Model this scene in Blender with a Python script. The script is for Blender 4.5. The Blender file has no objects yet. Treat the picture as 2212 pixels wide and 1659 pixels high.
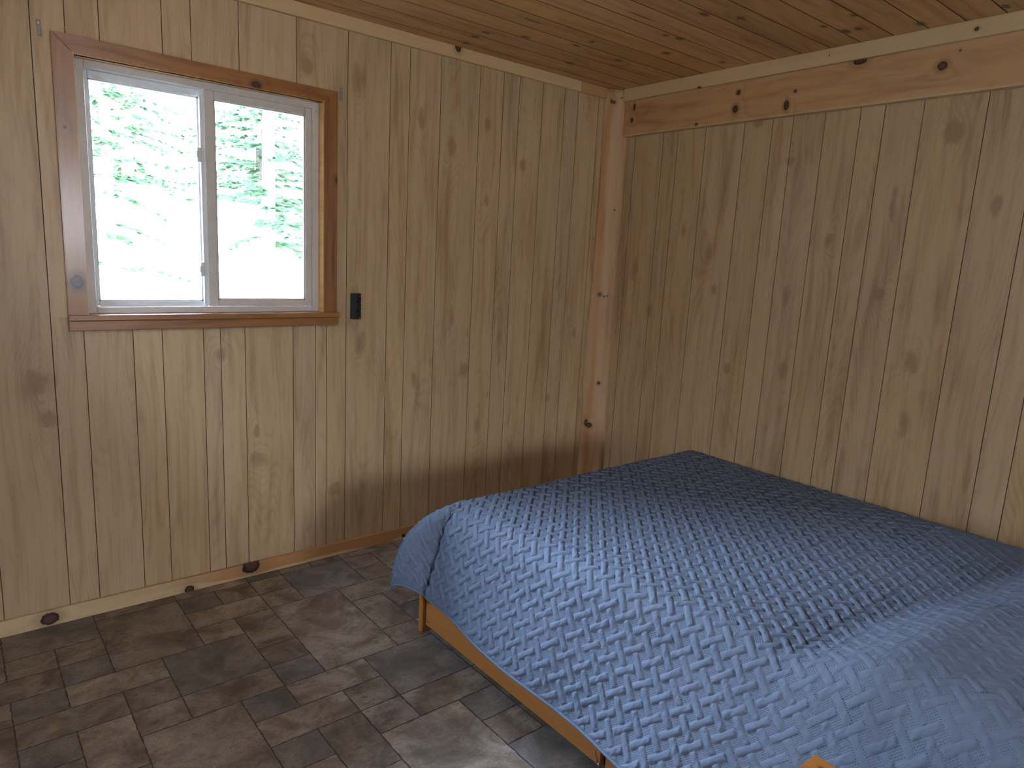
import bpy, bmesh, math, random
import numpy as np
from mathutils import Vector, Matrix
random.seed(7); np.random.seed(7)
C = bpy.context.scene.collection
S = bpy.context.scene
PI = math.pi

# ------------------------------------------------------------------ helpers
def tag(o, label=None, cat=None, group=None, kind=None):
    if label: o['label'] = label
    if cat: o['category'] = cat
    if group: o['group'] = group
    if kind: o['kind'] = kind
    return o
def empty(name, loc=(0, 0, 0)):
    o = bpy.data.objects.new(name, None); C.objects.link(o); o.location = loc
    o.empty_display_size = .1
    return o
def obj(name, bm, mat, parent=None, smooth=False):
    me = bpy.data.meshes.new(name)
    bmesh.ops.recalc_face_normals(bm, faces=bm.faces)
    bm.to_mesh(me); bm.free()
    for m in (mat if isinstance(mat, (list, tuple)) else [mat]): me.materials.append(m)
    if smooth: me.polygons.foreach_set('use_smooth', [True]*len(me.polygons))
    o = bpy.data.objects.new(name, me); C.objects.link(o)
    if parent is not None:
        o.parent = parent
        o.matrix_parent_inverse = Matrix.Translation(-Vector(parent.location))
    return o
def box(bm, x0, x1, y0, y1, z0, z1, bev=0.0, seg=2):
    x0, x1 = min(x0, x1), max(x0, x1); y0, y1 = min(y0, y1), max(y0, y1); z0, z1 = min(z0, z1), max(z0, z1)
    n0 = set(bm.verts)
    vs = [bm.verts.new(p) for p in [(x0,y0,z0),(x1,y0,z0),(x1,y1,z0),(x0,y1,z0),(x0,y0,z1),(x1,y0,z1),(x1,y1,z1),(x0,y1,z1)]]
    fs = [bm.faces.new([vs[i] for i in f]) for f in [(3,2,1,0),(4,5,6,7),(0,1,5,4),(1,2,6,5),(2,3,7,6),(3,0,4,7)]]
    if bev > 0:
        es = list({e for f in fs for e in f.edges})
        bmesh.ops.bevel(bm, geom=es, offset=bev, segments=seg, profile=.5, affect='EDGES')
    return bm
def B(*a, **k):
    return box(bmesh.new(), *a, **k)
def prism(bm, poly, a0, a1, axis):
    """poly: list of 2D points in the two other axes (in xyz order), extruded along axis"""
    def mk(p, a):
        return {'x': (a, p[0], p[1]), 'y': (p[0], a, p[1]), 'z': (p[0], p[1], a)}[axis]
    v0 = [bm.verts.new(mk(p, a0)) for p in poly]; v1 = [bm.verts.new(mk(p, a1)) for p in poly]
    n = len(poly)
    bm.faces.new(v0); bm.faces.new(v1[::-1])
    for i in range(n): bm.faces.new([v0[i], v1[i], v1[(i+1) % n], v0[(i+1) % n]])
    return bm
def tube(bm, pts, r, n=8, cap=True):
    rings = []
    for i, p in enumerate(pts):
        p = Vector(p)
        d = (Vector(pts[min(i+1, len(pts)-1)])-Vector(pts[max(i-1, 0)])).normalized()
        up = Vector((0, 0, 1)) if abs(d.z) < .9 else Vector((1, 0, 0))
        a = d.cross(up).normalized(); b = d.cross(a)
        rr = r[i] if isinstance(r, (list, tuple)) else r
        rings.append([bm.verts.new(p+(a*math.cos(t)+b*math.sin(t))*rr) for t in [2*PI*k/n for k in range(n)]])
    for i in range(len(rings)-1):
        for k in range(n): bm.faces.new([rings[i][k], rings[i][(k+1) % n], rings[i+1][(k+1) % n], rings[i+1][k]])
    if cap: bm.faces.new(rings[0]); bm.faces.new(rings[-1][::-1])
    return bm
def disc_cyl(bm, c, r, h, axis, n=20):
    c = Vector(c); d = Vector(axis)
    return tube(bm, [c, c+d*h], r, n)
def quad_mesh(name, verts, faces, mat, attrs=None, matidx=None):
    me = bpy.data.meshes.new(name)
    me.from_pydata(verts, [], faces)
    for m in (mat if isinstance(mat, (list, tuple)) else [mat]): me.materials.append(m)
    if attrs:
        for k, v in attrs.items():
            a = me.attributes.new(k, 'FLOAT', 'FACE'); a.data.foreach_set('value', np.array(v, dtype=np.float32))
    if matidx is not None: me.polygons.foreach_set('material_index', matidx)
    me.update()
    o = bpy.data.objects.new(name, me); C.objects.link(o)
    return o

# ------------------------------------------------------------------ node helper
class NG:
    def __init__(s, name):
        s.m = bpy.data.materials.new(name); s.m.use_nodes = True
        s.t = s.m.node_tree; s.t.nodes.clear()
        s.out = s.t.nodes.new('ShaderNodeOutputMaterial')
    def n(s, typ, **k):
        nd = s.t.nodes.new(typ)
        for a, v in k.items(): setattr(nd, a, v)
        return nd
    def put(s, sock, v):
        if isinstance(v, bpy.types.NodeSocket): s.t.links.new(v, sock)
        elif v is not None:
            if hasattr(sock, 'default_value'):
                try: sock.default_value = v
                except Exception:
                    sock.default_value = (v[0], v[1], v[2], 1) if len(v) == 3 else v
    def math(s, op, a, b=None, c=None, clamp=False):
        nd = s.n('ShaderNodeMath', operation=op, use_clamp=clamp)
        s.put(nd.inputs[0], a)
        if b is not None: s.put(nd.inputs[1], b)
        if c is not None: s.put(nd.inputs[2], c)
        return nd.outputs[0]
    def vmath(s, op, a, b=None):
        nd = s.n('ShaderNodeVectorMath', operation=op)
        s.put(nd.inputs[0], a)
        if b is not None: s.put(nd.inputs[1], b)
        return nd.outputs['Value'] if op in ('LENGTH', 'DOT_PRODUCT') else nd.outputs[0]
    def noise(s, vec, scale, detail=3, rough=.55, dist=0):
        nd = s.n('ShaderNodeTexNoise'); s.put(nd.inputs['Vector'], vec)
        nd.inputs['Scale'].default_value = scale; nd.inputs['Detail'].default_value = detail
        nd.inputs['Roughness'].default_value = rough; nd.inputs['Distortion'].default_value = dist
        return nd.outputs['Fac']
    def ramp(s, v, a, b, lo=0., hi=1., smooth=True):
        nd = s.n('ShaderNodeMapRange', interpolation_type='SMOOTHSTEP' if smooth else 'LINEAR')
        for i, x in enumerate((v, a, b, lo, hi)): s.put(nd.inputs[i], x)
        return nd.outputs[0]
    def mix(s, f, a, b):
        nd = s.n('ShaderNodeMix', data_type='RGBA')
        s.put(nd.inputs[0], f)
        s.put(nd.inputs[6], a if isinstance(a, bpy.types.NodeSocket) else (*a, 1))
        s.put(nd.inputs[7], b if isinstance(b, bpy.types.NodeSocket) else (*b, 1))
        return nd.outputs[2]
    def comb(s, x, y, z):
        nd = s.n('ShaderNodeCombineXYZ')
        for i, v in enumerate((x, y, z)): s.put(nd.inputs[i], v)
        return nd.outputs[0]
    def xyz(s):
        tc = s.n('ShaderNodeTexCoord'); sp = s.n('ShaderNodeSeparateXYZ')
        s.t.links.new(tc.outputs['Object'], sp.inputs[0])
        return sp.outputs[0], sp.outputs[1], sp.outputs[2]
    def attr(s, name):
        nd = s.n('ShaderNodeAttribute', attribute_name=name); return nd.outputs['Fac']
    def bsdf(s, col, rough=.5, spec=.5, bump=None, bstr=.3, bdist=.002, metal=0, sheen=0):
        nd = s.n('ShaderNodeBsdfPrincipled')
        s.put(nd.inputs['Base Color'], col if isinstance(col, bpy.types.NodeSocket) else (*col, 1))
        s.put(nd.inputs['Roughness'], rough); nd.inputs['Specular IOR Level'].default_value = spec
        nd.inputs['Metallic'].default_value = metal
        if sheen: nd.inputs['Sheen Weight'].default_value = sheen
        if bump is not None:
            bp = s.n('ShaderNodeBump'); bp.inputs['Strength'].default_value = bstr
            bp.inputs['Distance'].default_value = bdist; s.put(bp.inputs['Height'], bump)
            s.t.links.new(bp.outputs[0], nd.inputs['Normal'])
        s.t.links.new(nd.outputs[0], s.out.inputs[0])
        return nd

def plain(name, col, rough=.5, spec=.5, metal=0, nscale=40, namp=.12):
    g = NG(name); x, y, z = g.xyz(); v = g.comb(x, y, z)
    n = g.noise(v, nscale, 4)
    c = g.mix(g.math('MULTIPLY', n, 1.0), tuple(k*(1-namp) for k in col), tuple(min(1, k*(1+namp)) for k in col))
    g.bsdf(c, rough, spec, metal=metal, bump=n, bstr=.1, bdist=.001)
    return g.m

def wood(name, grain, across, light, dark, knots=(), plank=False, rough=.45, spec=.4, rings=16., streak=1.0,
         knotcol=((.10, .035, .018), (.028, .011, .007)), softknots=(), softcol=(.30, .17, .085), tone=None, tonecol=None,
         groove=None, tonevar=.25, huevar=1.0, coat=0.0, ringamp=.35):
    """grain/across: axis letters. knots: (across, along, r_across, r_along)"""
    g = NG(name); X = dict(zip('xyz', g.xyz()))
    third = [a for a in 'xyz' if a not in (grain, across)][0]
    G, A, T = X[grain], X[across], X[third]
    if plank:
        pr = g.attr('plank'); off = g.math('MULTIPLY', pr, 37.0)
    else:
        pr = None; off = 0.0
    Go = g.math('ADD', G, off) if plank else G
    Ao = g.math('ADD', A, off) if plank else A
    kn = None; kinner = None; pull = None
    P2 = g.comb(A, G, 0.0)
    def kfield(lst):
        d = None
        for (a, b, ra, rb) in lst:
            q = g.vmath('MULTIPLY', g.vmath('SUBTRACT', P2, (a, b, 0.0)), (1/ra, 1/rb, 0.0))
            L = g.vmath('LENGTH', q)
            d = L if d is None else g.math('MINIMUM', d, L)
        return d
    V = g.comb(Ao, g.math('MULTIPLY', Go, .10), T)
    # warping of grain round the knots
    if knots or softknots:
        dk = kfield(list(knots)+list(softknots))
        bulge = g.math('POWER', 2.718, g.math('MULTIPLY', dk, -.55))
    wob = g.noise(g.comb(Ao, g.math('MULTIPLY', Go, .55), T), 1.8, 2, .5)
    Aw = g.math('ADD', Ao, g.math('MULTIPLY', wob, .10))
    n1 = g.noise(g.comb(Aw, g.math('MULTIPLY', Go, .045), T), 30, 4, .6)
    n3 = g.noise(g.comb(Ao, g.math('MULTIPLY', Go, .22), T), 7, 3, .55)
    field = g.noise(g.comb(Ao, g.math('MULTIPLY', Go, .14), g.math('ADD', T, 3.3)), 5.5, 1.2, .45)
    if knots or softknots: field = g.math('ADD', field, g.math('MULTIPLY', bulge, .22))
    ph = g.math('MULTIPLY', field, rings*2*PI)
    ring = g.math('POWER', g.math('MULTIPLY_ADD', g.math('SINE', ph), .5, .5), 3.0)
    ring = g.math('MULTIPLY', ring, g.ramp(n3, .35, .65, .25, 1.0))
    fine = g.noise(g.comb(Ao, g.math('MULTIPLY', Go, .025), T), 260, 3, .7)
    w = g.math('MULTIPLY', g.ramp(n1, .42, .75), .6*streak)
    w = g.math('ADD', w, g.math('MULTIPLY', ring, ringamp))
    w = g.math('ADD', w, g.math('MULTIPLY', g.ramp(n3, .45, .72), .35*streak))
    w = g.math('ADD', w, g.math('MULTIPLY_ADD', fine, .36, -.18), clamp=True)
    col = g.mix(w, light, dark)
    if tone is not None:  # noqa      # a band of other-coloured wood: tone = (centre, halfwidth, softness) across, wandering
        c0, hw, sf, g0, g1 = tone
        e = g.math('ABSOLUTE', g.math('SUBTRACT', g.math('ADD', A, g.math('MULTIPLY_ADD', g.noise(g.comb(0.0, g.math('MULTIPLY', G, 1.0), 1.0), 2.2, 2), hw*2.2, -hw*1.1)), c0))
        mk = g.ramp(e, hw+sf, hw-sf)
        mk = g.math('MULTIPLY', mk, g.ramp(G, g0, g1)) if g0 > -5 else mk
        col = g.mix(mk, col, g.mix(w, tonecol, tuple(k*.7 for k in tonecol)))
    if plank:
        hsv = g.n('ShaderNodeHueSaturation'); g.put(hsv.inputs['Color'], col)
        fr = g.math('FRACT', g.math('MULTIPLY', pr, 7.31))
        g.put(hsv.inputs['Value'], g.math('MULTIPLY_ADD', pr, tonevar, 1-tonevar/2))
        g.put(hsv.inputs['Saturation'], g.math('MULTIPLY_ADD', fr, .22*huevar, 1-.11*huevar))
        g.put(hsv.inputs['Hue'], g.math('MULTIPLY_ADD', fr, .012*huevar, .5-.006*huevar))
        col = hsv.outputs[0]
    if softknots:
        d = kfield(softknots)
        d = g.math('ADD', d, g.math('MULTIPLY_ADD', g.noise(g.comb(A, g.math('MULTIPLY', G, .5), T), 22, 3), 2.4, -1.2))
        col = g.mix(g.math('MULTIPLY', g.ramp(d, 1.35, .35), .6), col, softcol)
    if knots:
        d = kfield(knots)
        d = g.math('ADD', d, g.math('MULTIPLY_ADD', g.noise(g.comb(A, G, T), 70, 3), .5, -.25))
        halo = g.math('MULTIPLY', g.ramp(d, 2.3, 1.0), .55)
        col = g.mix(halo, col, tuple(k*.62 for k in dark))
        col = g.mix(g.ramp(d, 1.05, .9), col, knotcol[1])
        col = g.mix(g.ramp(d, .78, .55), col, knotcol[0])
    bh = g.math('MULTIPLY_ADD', n1, -.4, fine)
    b = g.bsdf(col, g.math('MULTIPLY_ADD', fine, .12, rough-.06), spec, bump=bh, bstr=.15, bdist=.0012)
    if coat: b.inputs['Coat Weight'].default_value = coat; b.inputs['Coat Roughness'].default_value = .18
    return g.m

# ------------------------------------------------------------------ camera
cam = bpy.data.cameras.new('camera'); co = bpy.data.objects.new('camera', cam); C.objects.link(co)
cam.sensor_width = 36; cam.lens = 1491.5/2212*36
co.location = (-3.14253, -2.94812, 1.47302); co.rotation_euler = (1.38733761, -.0517547, -.68282022)
cam.clip_start = .05; cam.clip_end = 500
S.camera = co

# ------------------------------------------------------------------ materials
tan_l, tan_d = (.56, .405, .235), (.37, .235, .118)
# printed knot marks of the panelling (across, height, r_across, r_height)
skA = [(-1.66, 2.20, .035, .06), (-1.64, 1.03, .035, .055), (-1.77, .33, .03, .04), (-1.90, 2.21, .03, .05), (-2.91, .93, .05, .05),
       (-2.88, .80, .04, .03), (-2.12, .54, .035, .04), (-.936, 1.754, .02, .035), (-1.337, 2.078, .018, .05), (-1.04, .863, .03, .045),
       (-1.126, 1.135, .022, .05), (-.932, .547, .022, .05), (-.236, 1.037, .018, .04), (-1.16, 1.98, .03, .05), (-1.34, .85, .016, .05),
       (-2.98, 2.32, .05, .08), (-.42, .66, .02, .03), (-.70, 1.95, .02, .04), (-.95, 2.12, .02, .04), (-2.27, 1.0, .02, .03), (-2.13, .66, .012, .03)]
skB = [(-1.81, 2.04, .032, .05), (-.737, 1.546, .028, .06), (-.939, 2.173, .035, .025), (-.909, .955, .022, .03), (-.224, 1.424, .03, .06),
       (-1.79, 1.12, .035, .05), (-1.794, .85, .022, .06), (-1.619, 1.393, .03, .025), (-1.19, 1.345, .022, .05), (-1.218, .993, .025, .05),
       (-.78, 1.35, .02, .03), (-.36, 1.2, .02, .04), (-1.36, 1.62, .02, .03), (-1.62, 1.78, .016, .07), (-2.0, 1.75, .016, .05), (-.55, 1.66, .018, .04), (-1.12, 1.98, .025, .03)]
M = {}
M['panel_back'] = wood('panel_back', 'z', 'x', tan_l, tan_d, plank=True, softknots=skA, rough=.42, spec=.45, tonevar=.07, huevar=.3, streak=1.15, ringamp=.27, rings=26)
M['panel_right'] = wood('panel_right', 'z', 'y', tan_l, tan_d, plank=True, softknots=skB, rough=.42, spec=.45, tonevar=.07, huevar=.3, streak=1.15, ringamp=.27, rings=26)
M['panel_groove'] = plain('panel_groove', (.15, .095, .052), .8, .2)
ck = [(-1.191,-.285),(-1.037,-.373),(-.79,-.55),(-.798,-.456),(-.651,-.856),(-.576,-.872),(-.444,-.694),(-.155,-.804),(-.616,-.222),(-.499,-.443),
      (-1.159,-.087),(-1.187,-.199),(-.376,-1.534),(-.217,-1.48),(-.22,-1.43),(-.123,-1.676),(-.123,-1.959),(-.756,-1.126),(-.627,-1.206),(-.331,-1.393)]
random.seed(3)
ckn = [(y, x, random.uniform(.008, .015), random.uniform(.012, .024)) for x, y in ck]
ckn += [(-.56, -1.153, .006, .05), (-.93, -.9, .004, .06), (-1.206, -.62, .005, .03)]
M['ceiling'] = wood('ceiling_pine', 'x', 'y', (.62, .36, .145), (.38, .18, .062), knots=ckn, plank=True, rough=.4, spec=.5, tonevar=.28, huevar=.5, rings=9,
                    streak=1.15, knotcol=((.13, .07, .04), (.05, .028, .018)))
M['ceiling_gap'] = plain('ceiling_gap', (.17, .09, .035), .7, .3)
pine = dict(light=(.64, .43, .215), dark=(.45, .26, .105))
M['trim_pale_x'] = wood('trim_pale_x', 'x', 'z', (.66, .47, .25), (.52, .33, .15), knots=[(2.436, -1.155, .022, .018)], rings=8, streak=.5, rough=.4)
M['trim_brown_x'] = wood('trim_brown_x', 'x', 'z', (.50, .29, .12), (.38, .19, .07), rings=8, streak=.6)
M['trim_pale_y'] = wood('trim_pale_y', 'y', 'z', (.68, .50, .28), (.54, .36, .18), knots=[(2.404, -1.85, .007, .008), (2.372, -.60, .008, .010), (2.41, -1.28, .003, .003)], rings=8, streak=.5, rough=.4)
M['beam'] = wood('beam_pine', 'y', 'z', (.60, .365, .17), (.40, .20, .075),
                 knots=[(2.371,-1.415,.020,.030),(2.293,-1.744,.017,.019),(2.228,-1.094,.022,.013),(2.244,-.821,.018,.014),(2.321,-.829,.011,.011),
                        (2.335,-.157,.019,.008),(2.266,-.144,.014,.009),(2.285,-1.131,.007,.007),(2.197,-.594,.006,.009),(2.34,-1.80,.004,.004)],
                 rings=11, streak=.9, rough=.36, spec=.5, tone=(2.185, .005, .003, -9, -8), tonecol=(.64, .46, .24))
M['post'] = wood('post_pine', 'z', 'x', (.55, .36, .20), (.41, .23, .105),
                 knots=[(-.090,2.366,.008,.009),(-.102,2.37,.005,.011),(-.058,2.391,.003,.004),(-.05,1.769,.004,.005),(-.092,1.273,.009,.011),(-.07,1.262,.004,.005),
                        (-.055,1.266,.003,.004),(-.066,.733,.009,.010),(-.096,.464,.014,.016),(-.112,.48,.007,.022)], rings=7, streak=.8, rough=.5,
                 tone=(-.106, .012, .010, -1, -.5), tonecol=(.52, .27, .10))
M['baseboard'] = wood('baseboard_pine', 'x', 'z', (.66, .49, .28), (.54, .36, .18),
                      knots=[(.031,-2.924,.024,.032),(.010,-2.429,.018,.020),(.050,-2.169,.034,.040),(.018,-1.388,.010,.010)], rings=9, streak=.5,
                      tone=(.060, .045, .006, -2.75, -2.15), tonecol=(.52, .27, .105), rough=.4)
M['base_plain_y'] = wood('base_plain_y', 'y', 'z', (.62, .42, .22), (.48, .28, .12), rings=8)
cas = dict(light=(.34, .145, .040), dark=(.16, .055, .018), rings=9, rough=.30, spec=.5, coat=.35)
kc = ((.06, .025, .018), (.018, .008, .010))
M['casing_v'] = wood('casing_vertical', 'z', 'x', knots=[(-2.768, 1.300, .020, .026), (-1.770, 1.759, .008, .013), (-2.775, 1.83, .004, .004)], knotcol=kc, **cas)
M['casing_h'] = wood('casing_horizontal', 'x', 'z', knots=[(2.089, -2.116, .013, .018)], knotcol=kc, **cas)
M['jamb'] = wood('jamb_wood', 'y', 'z', (.55, .30, .10), (.36, .16, .045), rings=6, rough=.3, coat=.4)
M['vinyl'] = plain('window_vinyl', (.60, .56, .52), .35, .5)
M['vinyl_skylit'] = plain('window_vinyl_skylit', (.80, .82, .84), .4, .5)  # paler, bluer vinyl: sky light put into the colour
M['latch'] = plain('latch_plastic', (.80, .80, .80), .3, .5)
M['black'] = plain('black_plastic', (.012, .012, .014), .38, .45)
M['black_deep'] = plain('black_recess', (.004, .004, .004), .7, .2)
M['steel'] = plain('steel_screw', (.62, .62, .64), .28, .5, metal=1)
M['brass'] = plain('brass_wire', (.36, .26, .11), .4, .5, metal=.6)
M['putty'] = plain('grey_putty', (.30, .30, .27), .7, .3, nscale=120, namp=.3)
M['nail'] = plain('nail_metal', (.6, .6, .62), .35, .5, metal=.8)
honey = dict(light=(.49, .21, .050), dark=(.35, .13, .028), rings=5, streak=.7, rough=.36, spec=.5, ringamp=.25)
M['bed_y'] = wood('bed_wood_long', 'y', 'z', knots=[(.148, -.98, .004, .006)], **honey)
M['bed_z'] = wood('bed_wood_end', 'z', 'y', **honey)
M['bed_dark'] = wood('bed_wood_end_grain', 'z', 'x', (.22, .08, .03), (.12, .04, .015), rings=5)
M['night'] = wood('nightstand_wood', 'y', 'x', (.40, .155, .030), (.27, .085, .016), knots=[(-1.922, -2.455, .004, .006)], knotcol=((.16, .05, .02), (.12, .035, .012)), rings=6, rough=.35)
M['mattress'] = plain('mattress_ticking', (.55, .55, .56), .9, .1)
M['roof'] = plain('roof_board', (.2, .17, .14), .9, .1)

g = NG('floor_tile')
x, y, z = g.xyz(); r = g.attr('tile'); sl = g.attr('slate')
off = g.math('MULTIPLY', r, 53.0)
v = g.comb(g.math('ADD', x, off), y, off)
n1 = g.noise(v, 7, 6, .62, .6); n2 = g.noise(g.comb(g.math('ADD', x, off), g.math('MULTIPLY', y, 2.1), 0.0), 24, 6, .7, 1.0)
n3 = g.noise(v, 160, 4, .7)
brown = g.mix(g.ramp(n1, .30, .70), (.15, .108, .076), (.42, .345, .27))
brown = g.mix(g.math('MULTIPLY', g.ramp(n2, .52, .75), .7), brown, (.085, .058, .042))
grey = g.mix(g.ramp(n1, .3, .7), (.125, .112, .097), (.27, .242, .214))
grey = g.mix(g.math('MULTIPLY', g.ramp(n2, .52, .75), .5), grey, (.06, .054, .048))
col = g.mix(sl, brown, grey)
ridge = g.math('MULTIPLY', g.ramp(g.math('ABSOLUTE', g.math('SUBTRACT', n2, .5)), .022, .0), g.ramp(n1, .45, .65))
col = g.mix(g.math('MULTIPLY', ridge, .5), col, (.52, .46, .40))
hs = g.n('ShaderNodeHueSaturation'); g.put(hs.inputs['Color'], col)
g.put(hs.inputs['Value'], g.math('MULTIPLY_ADD', g.math('FRACT', g.math('MULTIPLY', r, 3.7)), .34, .83)); 
col = g.mix(g.math('MULTIPLY_ADD', n3, 1.3, -.5, clamp=True), hs.outputs[0], tuple([.09, .075, .062]))
bh = g.math('ADD', g.math('MULTIPLY', n2, .9), g.math('MULTIPLY', n3, .35))
g.bsdf(col, g.math('MULTIPLY_ADD', n2, .25, .38), .42, bump=bh, bstr=.55, bdist=.004)
M['tile'] = g.m
g = NG('floor_grout'); x, y, z = g.xyz(); n = g.noise(g.comb(x, y, z), 60, 4)
g.bsdf(g.mix(n, (.050, .047, .045), (.10, .09, .08)), .6, .3, bump=n, bstr=.3); M['grout'] = g.m

# quilt: stitched cotton
g = NG('quilt_cotton')
u = g.attr('cu'); w = g.attr('cv'); pm = g.attr('patch')
s1 = g.math('SINE', g.math('MULTIPLY', u, 2*PI/.0050)); s2 = g.math('SINE', g.math('MULTIPLY', w, 2*PI/.0052))
dots = g.math('MULTIPLY', g.math('MULTIPLY_ADD', s1, .5, .5), g.math('MULTIPLY_ADD', s2, .5, .5))
weave = g.noise(g.comb(u, w, 0.0), 700, 3, .6)
crum = g.noise(g.comb(u, w, 0.0), 55, 5, .6, .8)
h = g.math('ADD', g.math('MULTIPLY', g.math('MULTIPLY', g.ramp(dots, .25, .8), pm), 1.7), g.math('MULTIPLY', weave, .10))
h = g.math('ADD', h, g.math('MULTIPLY', crum, .9))
col = g.mix(g.noise(g.comb(u, w, 0.0), 9, 3), (.108, .134, .190), (.136, .167, .230))
col = g.mix(g.math('MULTIPLY', g.math('MULTIPLY', g.ramp(dots, .45, .9), pm), .45), col, (.25, .30, .38))  # stitch dots coloured paler to stand in for glints on the thread
b = g.bsdf(col, .8, .12, bump=h, bstr=.8, bdist=.0022)
M['quilt'] = g.m
M['binding'] = plain('quilt_binding', (.115, .145, .205), .75, .2, nscale=300, namp=.2)

g = NG('pane_glass')
tr = g.n('ShaderNodeBsdfTransparent'); gl = g.n('ShaderNodeBsdfGlossy'); gl.inputs['Roughness'].default_value = .02
fr = g.n('ShaderNodeFresnel'); fr.inputs[0].default_value = 1.45
mx = g.n('ShaderNodeMixShader'); g.put(mx.inputs[0], fr.outputs[0]); g.t.links.new(tr.outputs[0], mx.inputs[1]); g.t.links.new(gl.outputs[0], mx.inputs[2])
g.t.links.new(mx.outputs[0], g.out.inputs[0]); M['glass'] = g.m

def leafmat(name, c1, c2):
    g = NG(name); x, y, z = g.xyz(); n = g.noise(g.comb(x, y, z), 6, 3)
    col = g.mix(n, c1, c2)
    d = g.n('ShaderNodeBsdfDiffuse'); t = g.n('ShaderNodeBsdfTranslucent'); m_ = g.n('ShaderNodeMixShader'); m_.inputs[0].default_value = .5
    g.put(d.inputs[0], col); g.put(t.inputs[0], col)
    g.t.links.new(d.outputs[0], m_.inputs[1]); g.t.links.new(t.outputs[0], m_.inputs[2]); g.t.links.new(m_.outputs[0], g.out.inputs[0])
    return g.m
M['leaf'] = leafmat('needle_foliage', (.028, .052, .025), (.055, .088, .050))
M['leaf2'] = leafmat('broad_foliage', (.030, .062, .026), (.06, .095, .052))
M['bark'] = plain('tree_bark', (.07, .055, .05), .9, .1, nscale=20, namp=.4)
M['ground'] = plain('forest_ground', (.42, .42, .36), .9, .1, nscale=4, namp=.25)
M['wallback'] = plain('wall_framing', (.30, .24, .17), .9, .1)

# ------------------------------------------------------------------ room shell
X0, Y0, H = -4.05, -6.50, 2.44
def plank_wall(name, edges, side, mats, holes=None, gw=.0030, gd=.003, lo=0.0, hi=2.44, zones=None):
    """edges: sorted groove positions along the wall; side: 'back' (y=0, along x) 'right' (x=0, along y) 'left' 'front'"""
    V, F, P, MI = [], [], [], []
    def pt(a, d, z):
        if side == 'back': return (a, d, z)
        if side == 'right': return (d, a, z)
        if side == 'left': return (X0-d, a, z)
        if side == 'front': return (a, Y0-d, z)
    def quad(a0, d0, a1, d1, z0, z1, pl, mi):
        i = len(V); V.extend([pt(a0, d0, z0), pt(a1, d1, z0), pt(a1, d1, z1), pt(a0, d0, z1)])
        F.append((i, i+1, i+2, i+3)); P.append(pl); MI.append(mi)
    zones = zones or [(edges, lo, hi)]
    for k, (a, b, lo, hi) in enumerate([(e_[q], e_[q+1], l_, h_) for e_, l_, h_ in zones for q in range(len(e_)-1)]):
        pl = ((k*0.6180339+.13) % 1.0)
        cuts = sorted({a, b} | ({h for h in (holes[:2] if holes else []) if a < h < b}))
        for c0, c1 in zip(cuts, cuts[1:]):
            mid = (c0+c1)/2
            z_ = [(lo, hi)]
            if holes and holes[0] < mid < holes[1]: z_ = [(q0, q1) for q0, q1 in ((lo, min(hi, holes[2])), (max(lo, holes[3]), hi)) if q1 > q0]
            g0 = gw/2 if c0 == a else 0; g1 = gw/2 if c1 == b else 0
            for z0, z1 in z_:
                quad(c0+g0, 0, c1-g1, 0, z0, z1, pl, 0)
                if g0:
                    quad(c0, gd, c0+g0, 0, z0, z1, pl, 1)
                if g1:
                    quad(c1-g1, 0, c1, gd, z0, z1, pl, 1)
    # backing boards, 9 cm thick
    o = quad_mesh(name, V, F, mats, {'plank': P}, MI)
    return tag(o, kind='structure')
eA = [X0, -3.93, -3.78, -3.67, -3.57, -3.42, -3.32, -3.20, -3.06, -2.954, -2.854, -2.754, -2.593, -2.491, -2.338, -2.271, -2.172, -1.964, -1.861, -1.808, -1.712, -1.503, -1.403, -1.232, -1.003, -.854, -.750, -.589, -.430, -.327, -.165, 0]
eA.remove(-2.954)
eA[eA.index(-2.754)+1:eA.index(-2.754)+1] = []
eA = sorted(set(eA + [-2.653])) if False else sorted(set(eA))
eB = sorted([0, -.152, -.355, -.455, -.633, -.861, -1.014, -1.118, -1.273, -1.430, -1.533, -1.686, -1.915, -2.092, -2.20, -2.34, -2.50, -2.60, -2.73, -2.90, -3.12, -3.22, -3.37, -3.55, -3.66, -3.80, -4.0, -4.12, -4.3, -4.41, -4.6, -4.72, -4.9, -5.1, -5.2, -5.38, -5.5, -5.7, -5.85, -6.0, -6.2, -6.35, Y0])
wh = (-2.745, -1.825, 1.172, 2.083)
iL, iR = eA.index(-2.854), eA.index(-1.712)
plank_wall('wall_back', None, 'back', [M['panel_back'], M['panel_groove']], wh,
           zones=[(eA[:iL+1], 0, 2.44), (eA[iL:iR+1], 0, 1.172), ([-2.854, -2.755, -2.653, -2.451, -2.351, -2.175, -1.942, -1.712], 1.172, 2.44), (eA[iR:], 0, 2.44)])
plank_wall('wall_right', eB, 'right', [M['panel_right'], M['panel_groove']])
wl_ = (-1.32, -.88, 1.50, 1.94)
plank_wall('wall_left', eB, 'left', [M['panel_right'], M['panel_groove']], wl_)
door_w = (-3.35, -2.45, .0, 2.03)
wf = (-2.75, -1.55, 1.15, 2.10)
plank_wall('wall_front', eA, 'front', [M['panel_back'], M['panel_groove']], wf)

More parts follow.
